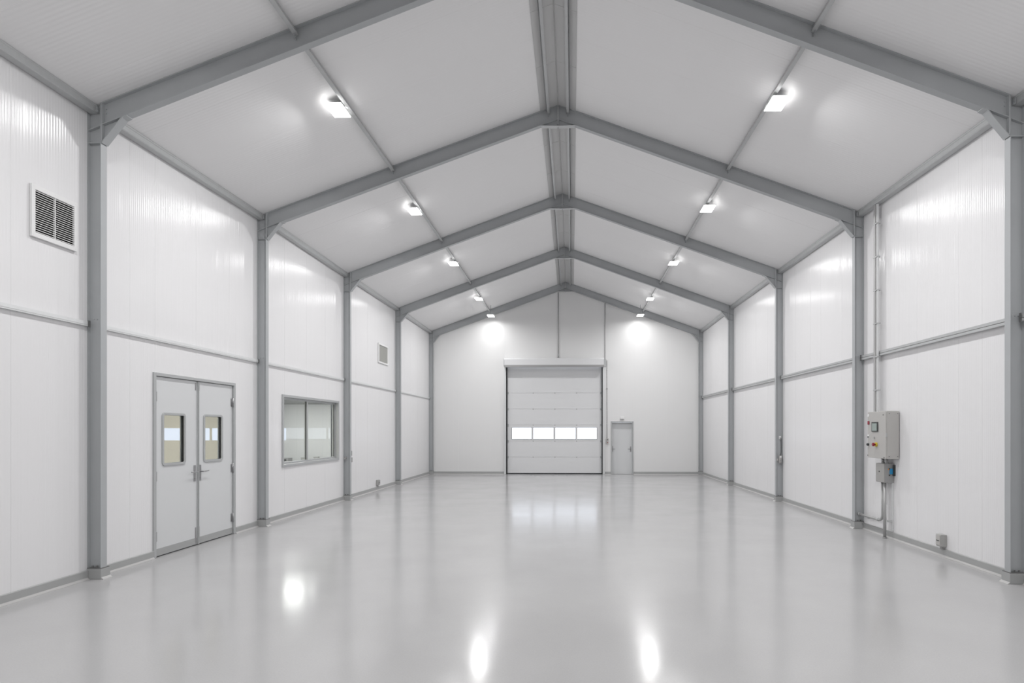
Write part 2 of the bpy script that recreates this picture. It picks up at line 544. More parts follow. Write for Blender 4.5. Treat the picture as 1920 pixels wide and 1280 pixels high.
def column(side, i):
    s = sgn_of(side)
    y0 = FY[i]; x0 = (XL if side == 'L' else XR)[i]
    tf, tw = 0.009, 0.008
    yc = y0 + FW / 2
    root = thing('steel_column', 'grey steel column, %s, %s' % (SIDE_WALL[side], COLUMN_WHERE[side][i]), 'column', (x0, y0, 0.12), 0, 'steel columns along the side walls')
    O = root.location

    def top(d):
        return roof(side, x0 + s * d, y0) - 0.004
    b = MB()
    zb = 0.13
    zk = top(CD) - 0.25 - 0.215             # foot of the knee haunch
    for d0, d1, ya, yb in ((0.002, tf, y0, y0 + FW), (CD - tf, CD, y0, y0 + FW), (tf, CD - tf, yc - tw / 2, yc + tw / 2)):
        xs = (x0 + s * d0, x0 + s * d1)
        b.loft([(xs[0], ya, zb), (xs[1], ya, zb), (xs[1], yb, zb), (xs[0], yb, zb)],
               [(xs[0], ya, top(d0)), (xs[1], ya, top(d1)), (xs[1], yb, top(d1)), (xs[0], yb, top(d0))])
    # splice bolts at rail height on the inner flange and web
    for dz in (0.0,):
        for d in (0.05, 0.09, 0.13):
            b.bolt((x0 + s * d, yc - tw / 2, 3.03), (0, -1, 0), 0.008, 0.008)
    b.build('shaft', M_STEEL, root, origin=O)
    # stiffeners: one level with the haunch foot, one continuing the rafter's bottom flange
    st = MB()
    st.box(x0 + s * tf, x0 + s * (CD - tf), y0 + 0.006, y0 + FW - 0.006, zk - 0.005, zk + 0.005)
    st.build('stiffener', M_PLATE, root, origin=O)
    st = MB()
    za, zc = top(tf) - 0.262, top(CD - tf) - 0.262
    st.loft([(x0 + s * tf, y0 + 0.006, za), (x0 + s * (CD - tf), y0 + 0.006, zc), (x0 + s * (CD - tf), y0 + 0.006, zc + 0.010), (x0 + s * tf, y0 + 0.006, za + 0.010)],
            [(x0 + s * tf, y0 + FW - 0.006, za), (x0 + s * (CD - tf), y0 + FW - 0.006, zc), (x0 + s * (CD - tf), y0 + FW - 0.006, zc + 0.010), (x0 + s * tf, y0 + FW - 0.006, za + 0.010)])
    st.build('stiffener', M_PLATE, root, origin=O)
    # base plate with holding-down bolts
    bp = MB()
    bp.box(x0 + s * 0.004, x0 + s * (CD + 0.006), y0 - 0.004, min(y0 + FW + 0.03, Y_BACK - 0.004), 0.119, 0.131)
    for d, dy in ((0.05, 0.02), (0.10, 0.02), (0.05, 0.075), (0.10, 0.075), (CD - 0.03, FW + 0.015))[:5 if i < 4 else 4]:
        bp.bolt((x0 + s * d, y0 + dy, 0.131), (0, 0, 1), 0.010, 0.022)
    bp.build('base_plate', M_BOLT, root, origin=O)
    # plinth under it
    p = MB()
    p.box(x0 + s * 0.003, x0 + s * (CD + 0.008), y0 - 0.008, min(y0 + 0.125, Y_BACK - 0.004), 0.0, 0.119)
    q = thing('column_plinth', 'low grey column plinth, %s, %s' % (SIDE_WALL[side], COLUMN_WHERE[side][i].split(',')[0]), 'plinth', (x0 + s * CD / 2, y0 + 0.05, 0), 0, 'plinths under the steel columns')
    p.build('kerb', M_KERB, q, 0.003, origin=q.location)
    c = MB()
    a, d0 = x0 + s * (CD + 0.008), 0.028
    c.loft([(a, y0 - 0.008, 0.001), (a + s * d0, y0 - 0.008, 0.001), (a, y0 - 0.008, 0.022)], [(a, y0 + 0.125, 0.001), (a + s * d0, y0 + 0.125, 0.001), (a, y0 + 0.125, 0.022)])
    c.build('cove', M_COVE_HILITE, q, origin=q.location)  # paler wedge paints the highlight at the plinth foot
    return root


def rafter(side, i):
    s = sgn_of(side)
    y0 = FY[i]; x0 = (XL if side == 'L' else XR)[i]
    rx, zr = RX[i], ZR[i]
    xa = x0 + s * (CD + 0.001); xb = rx - s * 0.011
    m = (roof(side, xb, y0) - roof(side, xa, y0)) / (xb - xa)
    k = math.sqrt(1 + m * m)
    D, tf, tw = 0.245 * k, 0.010 * k, 0.008
    yc = y0 + FW / 2
    xm = (xa + xb) / 2
    root = thing('roof_rafter', 'sloping grey rafter on the %s side, %s' % ('double-door' if side == 'L' else 'cabinet', RAFTER_WHERE[i]), 'rafter',
                 (xa, y0, roof(side, xa, y0) - D), 0, 'rafters of the portal frames')
    O = root.location
    zt = lambda x: roof(side, x, y0) - 0.003
    b = MB()

    def strip(za, zb_, ya, yb):
        b.loft([(xa, ya, zt(xa) - za), (xb, ya, zt(xb) - za), (xb, ya, zt(xb) - zb_), (xa, ya, zt(xa) - zb_)],
               [(xa, yb, zt(xa) - za), (xb, yb, zt(xb) - za), (xb, yb, zt(xb) - zb_), (xa, yb, zt(xa) - zb_)])
    strip(0, tf, y0, y0 + FW)
    strip(D - tf, D, y0, y0 + FW)
    strip(tf, D - tf, yc - tw / 2, yc + tw / 2)
    b.build('beam', M_STEEL, root, origin=O)
    # end plate at the column
    e = MB()
    xe = xa + s * 0.012
    e.loft([(xa, y0 + 0.002, zt(xa) - tf), (xe, y0 + 0.002, zt(xe) - tf), (xe, y0 + 0.002, zt(xe) - D - 0.19), (xa, y0 + 0.002, zt(xa) - D - 0.19)],
           [(xa, y0 + FW - 0.002, zt(xa) - tf), (xe, y0 + FW - 0.002, zt(xe) - tf), (xe, y0 + FW - 0.002, zt(xe) - D - 0.19), (xa, y0 + FW - 0.002, zt(xa) - D - 0.19)])
    for dz in (0.05, 0.10, 0.22):
        e.bolt((xa + s * 0.035, yc - tw / 2, zt(xa) - dz - 0.012), (0, -1, 0), 0.008, 0.009)
    e.build('end_plate', M_PLATE, root, origin=O)
    # knee haunch: web plate and sloping flange, the flange carried a little up the rafter
    h = MB()
    x1, x2 = xa + s * 0.004, xa + s * 0.245
    z1, z2 = zt(xa) - D - 0.205, zt(x2) - D
    h.loft([(x1, yc - 0.005, zt(x1) - D), (x2, yc - 0.005, z2), (x1, yc - 0.005, z1)], [(x1, yc + 0.005, zt(x1) - D), (x2, yc + 0.005, z2), (x1, yc + 0.005, z1)])
    dx, dz = x2 - x1, z2 - z1
    L = math.hypot(dx, dz)
    nx, nz = s * abs(dz) / L * 0.010, -abs(dx) / L * 0.010
    ya, yb = y0 - 0.006, y0 + FW + 0.004
    h.loft([(x1, ya, z1), (x2, ya, z2), (x2 + nx, ya, z2 + nz), (x1 + nx, ya, z1 + nz)], [(x1, yb, z1), (x2, yb, z2), (x2 + nx, yb, z2 + nz), (x1 + nx, yb, z1 + nz)])
    x3 = x2 + s * 0.06
    h.loft([(x2, ya, z2), (x3, ya, zt(x3) - D), (x3, ya, zt(x3) - D - 0.010), (x2 + nx, ya, z2 + nz)], [(x2, yb, z2), (x3, yb, zt(x3) - D), (x3, yb, zt(x3) - D - 0.010), (x2 + nx, yb, z2 + nz)])
    h.build('knee_haunch', M_PLATE, root, origin=O)
    return root


def apex(i):
    y0, rx = FY[i], RX[i]
    yc = y0 + FW / 2
    root = thing('apex_bracket', 'grey apex plate joining the two rafters, %s' % RAFTER_WHERE[i].split(',')[0].replace('last frame', 'frame against the end wall'), 'bracket',
                 (rx, y0, ZR[i] - 0.4), 0, 'apex plates of the portal frames')
    O = root.location
    k = 1.065
    D = 0.245 * k
    e = MB()
    e.box(rx - 0.009, rx + 0.009, y0 - 0.004, y0 + FW, ZR[i] - D - 0.100, ZR[i] - 0.008)
    e.build('end_plate', M_GALV, root, origin=O)
    g = MB()
    w = 0.285
    za, zb = roof('L', rx - w, y0) - 0.003 - D, roof('R', rx + w, y0) - 0.003 - D
    zc = ZR[i] - 0.003 - D
    zl = min(za, zb) - 0.012
    poly = [(rx - w, za - 0.0065), (rx - 0.011, zc - 0.007), (rx + 0.011, zc - 0.007), (rx + w, zb - 0.0065), (rx, zl)]
    g.prism_y(poly, yc - 0.005, yc + 0.005)
    g.build('gusset', M_PLATE, root, origin=O)
    f = MB()
    f.prism_y([(rx - w - 0.012, za - 0.0075), (rx, zl), (rx + w + 0.012, zb - 0.0075), (rx + w + 0.012, zb - 0.012), (rx, zl - 0.010), (rx - w - 0.012, za - 0.012)], y0 - 0.004, y0 + FW + 0.004)
    f.bolt((rx, yc, zl - 0.010), (0, 0, -1), 0.010, 0.02)
    f.build('bottom_flange', M_GALV, root, origin=O)


for i in range(5):
    for side in 'LR':
        column(side, i); rafter(side, i)
    apex(i)

# ------------------------------------------------------------------ purlins, eave beams, wall rails
BAY = ['bay with the louvred vent', 'bay with the double doors', 'bay with the wide window', 'bay with the small vent', 'last bay before the end wall']
BY0 = [Y_FRONT] + [y + FW / 2 + 0.006 for y in FY[:4]]
BY1 = [y + FW / 2 - 0.006 for y in FY]


def c_section(w, h, lip, t):
    """closed outline of a lipped C, open towards +u; u to the side, v up"""
    return [(0, 0), (w, 0), (w, lip), (w - t, lip), (w - t, t), (t, t), (t, h - t), (w - t, h - t), (w - t, h - lip), (w, h - lip), (w, h), (0, h)]


def purlin(side, b, off, name, label, cat, group, w, h):
    """off: distance in x from the ridge"""
    y0, y1 = BY0[b], BY1[b]
    s = sgn_of(side)
    ends = []
    for y in (y0, y1):
        x = lerp(RX, y) - s * off
        m = (roof(side, x + 0.1, y) - roof(side, x - 0.1, y)) / 0.2
        u = Vector((1, 0, m)).normalized() * (-s); n = Vector((0, 0, 1)).cross(Vector((0, 1, 0)));
        up = Vector((-m, 0, 1)).normalized()
        o = Vector((x, y, roof(side, x, y))) - up * (h + 0.0165)
        ends.append([o + u * a + up * v for a, v in c_section(w, h, 0.018, 0.004)])
    root = thing(name, label, cat, ends[0][0], 0, group)
    mb = MB().loft(ends[0], ends[1])
    mb.build('channel', M_GALV, root, origin=root.location)
    for y, d in ((y0, 1), (y1, -1)):
        if y < 0:
            continue
        c = MB()
        x = lerp(RX, y) - s * (off + w / 2)
        z = roof(side, x, y)
        c.box(x + s * w * 0.5, x + s * (w * 0.5 + 0.006), y, y + d * 0.055, z - 0.135, z - 0.02)
        c.bolt((x + s * (w * 0.5 + 0.006), y + d * 0.03, z - 0.06), (s, 0, 0), 0.008, 0.008)
        c.bolt((x + s * (w * 0.5 + 0.006), y + d * 0.03, z - 0.11), (s, 0, 0), 0.008, 0.008)
        c.build('cleat', M_PLATE, root, origin=root.location)


PURL = {'L': 2.955, 'R': 3.005}
for b in range(5):
    for side in 'LR':
        sd = 'double-door side' if side == 'L' else 'cabinet side'
        purlin(side, b, PURL[side], 'purlin', 'grey mid-slope purlin carrying the lamps on the %s, %s' % (sd, BAY[b]), 'purlin', 'mid-slope purlins', 0.050, 0.075)
        purlin(side, b, 0.178, 'ridge_purlin', 'slim grey purlin beside the ridge, %s, %s' % (sd, BAY[b]), 'purlin', 'purlins beside the ridge', 0.045, 0.070)


def eave_beam(side, b):
    s = sgn_of(side)
    y0 = Y_FRONT if b == 0 else FY[b - 1] + FW / 2 + 0.006
    y1 = BY1[b]
    ends = []
    for y in (y0, y1):
        x = wx(side, y)
        zt = lambda d: roof(side, x + s * d, y) - 0.004
        zi = zt(0.11)
        sec = [(0.010, zt(0.010)), (0.11, zi), (0.11, zi - 0.020), (0.104, zi - 0.026), (0.104, zi - 0.078), (0.096, zi - 0.090), (0.014, zi - 0.098), (0.010, zi - 0.094)]
        ends.append([(x + s * d, y, z) for d, z in sec])
    root = thing('eave_beam', 'grey beam in the eave on the %s side, %s' % ('double-door' if side == 'L' else 'cabinet', BAY[b]), 'beam', ends[0][0], 0, 'eave beams')
    MB().loft(ends[0], ends[1]).build('channel', M_GALV, root, origin=root.location)
    c = MB()
    x, z = wx(side, y1), roof(side, wx(side, y1) + s * 0.12, y1)
    c.box(x + s * 0.113, x + s * 0.119, y1 - 0.05, y1, z - 0.10, z - 0.03)
    c.bolt((x + s * 0.119, y1 - 0.025, z - 0.05), (s, 0, 0), 0.008, 0.008)
    c.bolt((x + s * 0.119, y1 - 0.025, z - 0.085), (s, 0, 0), 0.008, 0.008)
    c.build('cleat', M_PLATE, root, origin=root.location)


def wall_rail(side, b):
    s = sgn_of(side)
    y0 = Y_FRONT if b == 0 else FY[b - 1] + FW + 0.001
    y1 = FY[b] - 0.001
    if side == 'L':
        z0, h, w, mat = 2.938, 0.054, 0.034, M_LIGHTGALV
    else:
        z0, h, w, mat = 2.958, 0.078, 0.060, M_GALV
    ends = []
    for y in (y0, y1):
        x = wx(side, y)
        if side == 'L':
            sec = [(0.002, 0), (w, 0), (w, h * 0.25), (w + 0.003, h * 0.3), (w, h), (0.002, h)]
        else:
            sec = [(0.002, 0), (w, 0), (w, h * 0.42), (w - 0.022, h * 0.42), (w - 0.022, h * 0.52), (w - 0.004, h * 0.52), (w - 0.004, h), (0.002, h)]
        ends.append([(x + s * d, y, z0 + z) for d, z in sec])
    root = thing('wall_rail', 'slim %s horizontal rail halfway up the %s, %s' % ('pale' if side == 'L' else 'grey', SIDE_WALL[side], BAY[b]), 'rail', ends[0][0], 0, 'rails halfway up the walls')
    MB().loft(ends[0], ends[1]).build('channel', mat, root, origin=root.location)
    for y, d in ((y0, 1), (y1, -1)):
        if y < 0:
            continue
        c = MB()
        x = wx(side, y)
        c.box(x + s * (w + 0.004), x + s * (w + 0.010), y, y + d * 0.03, z0 - 0.012, z0 + h + 0.012)
        c.bolt((x + s * (w + 0.010), y + d * 0.015, z0 + h * 0.5), (s, 0, 0), 0.007, 0.008)
        c.build('cleat', M_BOLT, root, origin=root.location)


for b in range(5):
    for side in 'LR':
        eave_beam(side, b); wall_rail(side, b)

# ------------------------------------------------------------------ lamps
def make_lamp():
    root = thing('ceiling_lamp', '', 'lamp', (0, 0, 0), 0, 'square lamps in two rows under the roof')
    W, Lg = 0.235, 0.345
    h = MB().box(-W / 2 + 0.012, W / 2 - 0.012, -Lg / 2 + 0.012, Lg / 2 - 0.012, 0.012, 0.030)
    for k in range(7):
        x = -W / 2 + 0.03 + k * (W - 0.06) / 6
        h.box(x - 0.004, x + 0.004, -Lg / 2 + 0.03, Lg / 2 - 0.03, 0.030, 0.042)
    h.build('housing', M_WHITE, root)
    MB().box(-W / 2, W / 2, -Lg / 2, Lg / 2, 0.0, 0.012).build('diffuser', M_LAMP, root)
    st = MB()
    st.box(-0.012, 0.012, -0.10, 0.10, 0.042, 0.046)
    st.build('bracket', M_GALV, root)
    ld = bpy.data.lights.new('lamp light', 'AREA')
    ld.shape = 'RECTANGLE'; ld.size = W; ld.size_y = Lg
    ld.energy = LAMP_POWER; ld.spread = LAMP_SPREAD; ld.color = (1.0, 0.995, 0.99)
    lo = bpy.data.objects.new('lamp_light', ld); COL.objects.link(lo)
    lo.parent = root; lo.location = (0, 0, -0.002)
    return root


def copy_thing(root, loc):
    r = root.copy(); COL.objects.link(r); r.location = loc
    for ch in root.children:
        c = ch.copy(); COL.objects.link(c); c.parent = r
    return r


LAMPS = []
LPOS = {'L': [(-3.36, 0.2, 6.24), (-3.36, 4.1, 6.24), (-3.317, 7.981, 6.250), (-3.288, 11.779, 6.274), (-3.254, 15.493, 6.265), (-3.235, 19.647, 6.254), (-3.095, 21.55, 6.05)],
        'R': [(2.85, 0.2, 6.195), (2.85, 4.1, 6.195), (2.810, 7.861, 6.205), (2.771, 11.691, 6.248), (2.755, 15.523, 6.253), (2.689, 19.700, 6.238), (2.572, 21.55, 6.05)]}
for side in 'LR':
    for k, (x, y, z) in enumerate(LPOS[side]):
        LAMPS.append((side, k, x, y, z))
LW = ['', '', 'in the bay with the double doors', 'in the bay with the wide window', 'in the bay with the small vent', 'one short of the end wall', 'hanging low at the end wall']
proto = make_lamp()
DIM = [c for c in proto.children if c.type == 'LIGHT'][0].data.copy()
DIM.energy = LAMP_POWER * 0.15
first = True
for side, k, x, y, lz in LAMPS:
    o = proto if first else copy_thing(proto, (0, 0, 0))
    first = False
    o.location = (x, y, lz)
    if k == 6:                                       # the small pair at the end wall is dimmer
        lo = [c for c in o.children if c.type == 'LIGHT'][0]
        lo.data = DIM
    sd = 'double-door row' if side == 'L' else 'cabinet row'
    if k < 2:
        o['label'] = 'lit white square lamp of the %s, %s' % (sd, 'behind the viewpoint' if k == 0 else 'overhead, above the top of the picture')
    else:
        o['label'] = 'lit white square lamp of the %s, %s' % (sd, LW[k])
    s = sgn_of(side)
    # stem up to the purlin
    xp = lerp(RX, y) - s * (PURL[side] + 0.025)
    zp = roof(side, xp, y) - 0.108
    t = MB()
    if k < 6:
        t.box(min(0, xp - x) - 0.012, max(0, xp - x) + 0.012, -0.02, 0.02, 0.046, 0.050)
        t.box(xp - x - 0.010, xp - x + 0.010, -0.02, 0.02, 0.046, zp - lz)
    else:
        t.cyl((0, 0, 0.046), (0, 0, roof(side, x, y) - lz - 0.003), 0.009)
    t.build('hanger', M_GALV, o)

# ------------------------------------------------------------------ double doors (local x into hall, local y along the wall)
yc = (DOOR_Y0 + DOOR_Y1) / 2
D1 = wall_thing('door_1', 'pale grey double doors with two rounded glass panels in the side wall', 'door', 'L', yc, 0, None, 'structure')
hw = (DOOR_Y1 - DOOR_Y0) / 2
fr = MB()
for sg in (-1, 1):
    fr.box(-0.13, 0.022, sg * hw, sg * (hw + 0.045), 0.001, DOOR_Z + 0.045)
    fr.box(-0.13, -0.045, sg * (hw - 0.018), sg * hw, 0.001, DOOR_Z)
fr.box(-0.13, 0.022, -hw, hw, DOOR_Z, DOOR_Z + 0.045)
fr.box(-0.13, -0.045, -hw, hw, DOOR_Z - 0.018, DOOR_Z)
fr.build('door_frame', M_ALU, D1, 0.003)


def leaf(sg):
    """sg=-1: leaf towards the viewpoint"""
    root = bpy.data.objects.new('door_leaf', None); COL.objects.link(root); root.parent = D1
    a, b = sg * 0.012, sg * (hw - 0.004)
    ylo, yhi = min(a, b), max(a, b)
    xo, xi = -0.012, -0.056
    z0, z1 = 0.014, DOOR_Z - 0.006
    yv = (7.967 if sg < 0 else 8.852) - yc
    vw, vh, vz = 0.484, 0.742, 1.606
    hy, hz = vw / 2 - 0.02, vh / 2 - 0.02
    m = MB()
    m.box(xi, xo, ylo, yhi, z0, vz - hz); m.box(xi, xo, ylo, yhi, vz + hz, z1)
    m.box(xi, xo, ylo, yv - hy, vz - hz, vz + hz); m.box(xi, xo, yv + hy, yhi, vz - hz, vz + hz)
    m.build('panel', M_LEAF, root)
    MB().ring_x(xo - 0.002, xo + 0.014, yv, vz, vw, vh, 0.055, 0.036).build('window_frame', M_ALU, root, 0.004)
    MB().ring_x(xi - 0.012, xi + 0.002, yv, vz, vw, vh, 0.055, 0.036).build('window_frame', M_ALU, root)
    MB().box(-0.038, -0.032, yv - hy + 0.002, yv + hy - 0.002, vz - hz + 0.002, vz + hz - 0.002).build('glass_pane', M_GLASS, root)
    MB().ring_x(-0.046, -0.024, yv, vz, 2 * hy, 2 * hz, 0.03, 0.012).build('gasket', M_DARK, root)
    MB().box(xo, xo + 0.004, ylo + 0.004, yhi - 0.004, z0, 0.112).build('kick_plate', M_KERB, root)
    MB().box(-0.05, -0.02, ylo, yhi, 0.002, z0).build('bottom_seal', M_DARK, root)
    # lever handle on a long plate
    hyy = sg * 0.062
    h = MB()
    h.box(xo, xo + 0.010, hyy - 0.020, hyy + 0.020, 0.965, 1.205)
    h.cyl((xo + 0.008, hyy, 1.105), (xo + 0.055, hyy, 1.105), 0.010)
    h.tube([(xo + 0.055, hyy - sg * 0.008, 1.105), (xo + 0.056, hyy + sg * 0.02, 1.105), (xo + 0.055, hyy + sg * 0.10, 1.107), (xo + 0.050, hyy + sg * 0.135, 1.110)], 0.0095)
    h.cyl((xo + 0.008, hyy, 1.01), (xo + 0.016, hyy, 1.01), 0.011)
    h.build('lever_handle', M_CHROME, root, 0.002)
    # flush bolts at the meeting edge
    for z0_, z1_ in ((0.03, 0.27), (DOOR_Z - 0.14, DOOR_Z - 0.03)):
        MB().box(xo, xo + 0.006, sg * 0.030, sg * 0.050, z0_, z1_).build('flush_bolt', M_CHROME, root)
    for z in (0.28, 1.10, 2.19):
        hg = MB()
        hg.cyl((xo + 0.016, sg * (hw - 0.004), z - 0.075), (xo + 0.016, sg * (hw - 0.004), z + 0.075), 0.012)
        hg.box(xo - 0.002, xo + 0.008, sg * (hw - 0.045), sg * (hw + 0.018), z - 0.065, z + 0.065)
        hg.build('hinge', M_CHROME, root)


leaf(-1); leaf(1)
ml = MB()
ml.box(-0.056, 0.006, -0.012, 0.024, 0.014, DOOR_Z - 0.02)
ml.box(0.006, 0.014, 0.002, 0.014, 0.014, DOOR_Z - 0.02)
ml.build('meeting_strip', M_ALU, D1, 0.002)

# ------------------------------------------------------------------ wide window
yc = (WIN_Y0 + WIN_Y1) / 2
W1 = wall_thing('window_1', 'wide two-pane window in a grey metal frame in the side wall', 'window', 'L', yc, (WIN_Z0 + WIN_Z1) / 2, None, 'structure')
hw, hh = (WIN_Y1 - WIN_Y0) / 2, (WIN_Z1 - WIN_Z0) / 2
f = MB()
for sg in (-1, 1):
    f.box(-0.14, 0.024, sg * (hw - 0.008), sg * (hw + 0.042), -hh - 0.042, hh + 0.042)
    f.box(-0.14, 0.024, -hw + 0.008, hw - 0.008, sg * (hh - 0.008), sg * (hh + 0.042))
    f.box(-0.105, -0.060, sg * (hw - 0.045), sg * (hw - 0.008), -hh + 0.008, hh - 0.008)
    f.box(-0.105, -0.060, -hw + 0.045, hw - 0.045, sg * (hh - 0.045), sg * (hh - 0.008))
f.build('window_frame', M_ALU, W1, 0.003)
ym = 12.106 - yc
MB().box(-0.105, -0.050, ym - 0.028, ym + 0.028, -hh + 0.045, hh - 0.045).build('mullion', M_ALU, W1, 0.003)
for a, b in ((-hw + 0.045, ym - 0.028), (ym + 0.028, hw - 0.045)):
    MB().box(-0.086, -0.080, a + 0.001, b - 0.001, -hh + 0.046, hh - 0.046).build('glass_pane', M_GLASS, W1)
g = MB()
for a, b in ((-hw + 0.045, ym - 0.028), (ym + 0.028, hw - 0.045)):
    g.box(-0.079, -0.070, b - 0.012, b - 0.001, -hh + 0.046, hh - 0.046)
g.build('gasket', M_DARK, W1)

# ------------------------------------------------------------------ rooms behind the side wall
RXI, RXO = -5.80, -9.2
RY0, RYP, RY1, RZ = 6.6, 10.42, 16.6, 2.62
structure(MB().box(RXO, RXI, RY0, RY1, -0.1, 0.0).build('floor_annex', M_ROOMFLOOR), 'grey floor of the rooms behind the side wall', 'floor')
structure(MB().box(RXO, RXI, RY0, RY1, RZ, RZ + 0.08).build('ceiling_annex', M_WHITE), 'white ceiling of the rooms behind the side wall', 'ceiling')
structure(MB().box(RXO - 0.08, RXO, RY0, RY1, 0, RZ).build('wall_annex_outer', M_ROOM), 'pale outer wall of the rooms behind the side wall', 'wall')
structure(MB().box(RXO, RXI, RY0 - 0.08, RY0, 0, RZ).build('wall_annex_front', M_CREAM), 'cream near wall of the room behind the double doors', 'wall')
# hall-side lining of the rooms, with the same openings
lin = cells_wall(MB(), [RY0, RY1], [], [0.0], [(DOOR_Y0 - 0.02, DOOR_Y1 + 0.02, -0.01, DOOR_Z + 0.02), (WIN_Y0 - 0.02, WIN_Y1 + 0.02, WIN_Z0 - 0.02, WIN_Z1 + 0.02)],
                 lambda s, d, z: (RXI, s, z), lambda s: RZ)
structure(lin.build('wall_annex_inner', M_ROOM), 'pale lining of the rooms on the hall side', 'wall')
# cream partition with a strip of day-lit panes, seen through the door glass
PZ0, PZ1 = 1.539, 1.766
PX = [(-7.76, -7.25), (-7.21, -6.731), (-6.694, -6.20)]
pw = cells_wall(MB(), [RXO, RXI], [], [0.0], [(a, b, PZ0, PZ1) for a, b in PX], lambda s, d, z: (s, RYP, z), lambda s: RZ)
pw2 = cells_wall(pw, [RXO, RXI], [], [0.0], [], lambda s, d, z: (s, RYP + 0.08, z), lambda s: RZ)
structure(pw.build('wall_annex_partition', M_CREAM), 'cream partition wall seen through the glass of the double doors', 'wall')
for n, (a, b) in enumerate(PX):
    w = MB().box(a, b, RYP + 0.02, RYP + 0.03, PZ0, PZ1).build('window_%d' % (n + 2), M_DAYPANE)
    structure(w, ('bright bluish strip window in the cream wall, outer pane', 'bright bluish strip window in the cream wall, middle pane', 'bright bluish strip window in the cream wall, inner pane')[n], 'window')
# end wall of the second room, with panel joints and a small bright window
ew = cells_wall(MB(), [RXO, RXI], [-8.105, -7.343], [0.0], [(-8.72, -8.439, 1.422, 1.781)], lambda s, d, z: (s, RY1 + d, z), lambda s: RZ)
structure(ew.build('wall_annex_end', M_ROOM), 'pale panel wall seen through the wide window', 'wall')
structure(MB().box(-8.72, -8.439, RY1 + 0.02, RY1 + 0.03, 1.422, 1.781).build('window_5', M_DAYPANE), 'small bright window in the pale room seen through the wide window', 'window')
cp = MB().box(RXO, RXI, RY1 - 0.03, RY1, RZ - 0.14, RZ - 0.09)
structure(cp.build('trim_2', M_KERB), 'thin grey cornice in the room behind the wide window', 'trim')
# bench and the few things standing on it
bn = thing('work_bench', 'low grey work bench along the far wall behind the wide window', 'bench', (-7.6, RY1 - 0.3, 0))
t = MB().box(-1.15, 1.30, -0.28, 0.28, 0.77, 0.81); t.build('worktop', M_GREYBOX, bn, 0.004)
for sx in (-1.10, 1.25):
    for sy in (-0.24, 0.24):
        MB().box(sx - 0.02, sx + 0.02, sy - 0.02, sy + 0.02, 0, 0.77).build('leg', M_GALV, bn)
mc = thing('control_unit', 'dark low control unit on the bench under the small bright window', 'machine', (-8.33, RY1 - 0.3, 0.81))
MB().box(-0.17, 0.17, -0.12, 0.12, 0.0, 0.11).build('casing', M_ISO, mc, 0.006)
for k in range(3):
    MB().box(-0.13 + k * 0.09, -0.07 + k * 0.09, -0.126, -0.12, 0.03, 0.08).build('switch', M_BLACK, mc)
for x, w, h, lab in ((-7.80, 0.10, 0.12, 'small grey carton on the bench, just short of the window mullion'), (-7.66, 0.08, 0.08, 'lower grey carton on the bench, behind the window mullion'), (-7.42, 0.12, 0.14, 'taller pale carton on the bench, past the window mullion')):
    c = thing('carton', lab, 'box', (x, RY1 - 0.25, 0.81), 0, 'cartons on the bench')
    MB().box(-w / 2, w / 2, -0.06, 0.06, 0, h).build('body', M_GREYBOX if w < 0.11 else M_CAB, c, 0.004)
    MB().box(-w / 2 - 0.003, w / 2 + 0.003, -0.063, 0.063, h - 0.02, h + 0.003).build('lid', M_GREYBOX, c)
for n, (x, y) in enumerate(((-7.4, 8.5), (-7.4, 12.0), (-7.4, 14.8))):  # ceiling panels added only to light the side rooms
    rl = thing('added_room_lamp', 'ceiling lamp added to brighten the %s' % ('room behind the double doors', 'room behind the wide window, near its partition', 'room behind the wide window, towards its far wall')[n], 'lamp', (x, y, RZ - 0.054), 0, 'lamps added to light the side rooms')
    MB().box(-0.51, 0.51, -0.51, 0.51, 0.008, 0.05).build('housing', M_WHITE, rl)
    MB().box(-0.48, 0.48, -0.48, 0.48, 0.0, 0.008).build('diffuser', M_ADDEDLAMP, rl)

# ------------------------------------------------------------------ wall vents
V1 = wall_thing('louvred_vent', 'large white louvred vent with two columns of slats high on the wall', 'vent', 'L', 6.071, 4.03)
w, h = 0.545, 0.548
f = MB()
bw = 0.050
f.box(0.004, 0.030, -w / 2, w / 2, -h / 2, -h / 2 + bw); f.box(0.004, 0.030, -w / 2, w / 2, h / 2 - bw, h / 2)
f.box(0.004, 0.030, -w / 2, -w / 2 + bw * 0.8, -h / 2 + bw, h / 2 - bw); f.box(0.004, 0.030, w / 2 - bw * 0.8, w / 2, -h / 2 + bw, h / 2 - bw)
f.box(0.004, 0.027, -0.004, 0.004, -h / 2 + bw, h / 2 - bw)
for y in (-w / 2 + 0.022, 0, w / 2 - 0.022):
    for z in (-h / 2 + 0.022, h / 2 - 0.022):
        f.cyl((0.030, y, z), (0.032, y, z), 0.006, 8)
f.build('frame', M_WHITE, V1, 0.003)
MB().box(0.001, 0.004, -w / 2 + 0.01, w / 2 - 0.01, -h / 2 + 0.01, h / 2 - 0.01).build('shade_sheet', M_VENT_SHADE, V1)  # near-black sheet paints the shade between the slats
n = 19
for c0, c1 in ((-w / 2 + bw * 0.8, -0.004), (0.004, w / 2 - bw * 0.8)):
    for k in range(n):
        z = -h / 2 + bw + (k + 0.5) * (h - 2 * bw) / n
        s = MB()
        # each slat slopes down and out
        s.loft([(0.014, c0, z + 0.005), (0.024, c0, z + 0.001), (0.026, c0, z - 0.005), (0.020, c0, z - 0.004)], [(0.014, c1, z + 0.005), (0.024, c1, z + 0.001), (0.026, c1, z - 0.005), (0.020, c1, z - 0.004)])
        s.build('slat', M_WHITE, V1)
V2 = wall_thing('filter_vent', 'small white-framed vent with a grey filter high on the wall', 'vent', 'L', 16.70, 3.962)
w, h = 0.86, 0.57
f = MB()
bw = 0.065
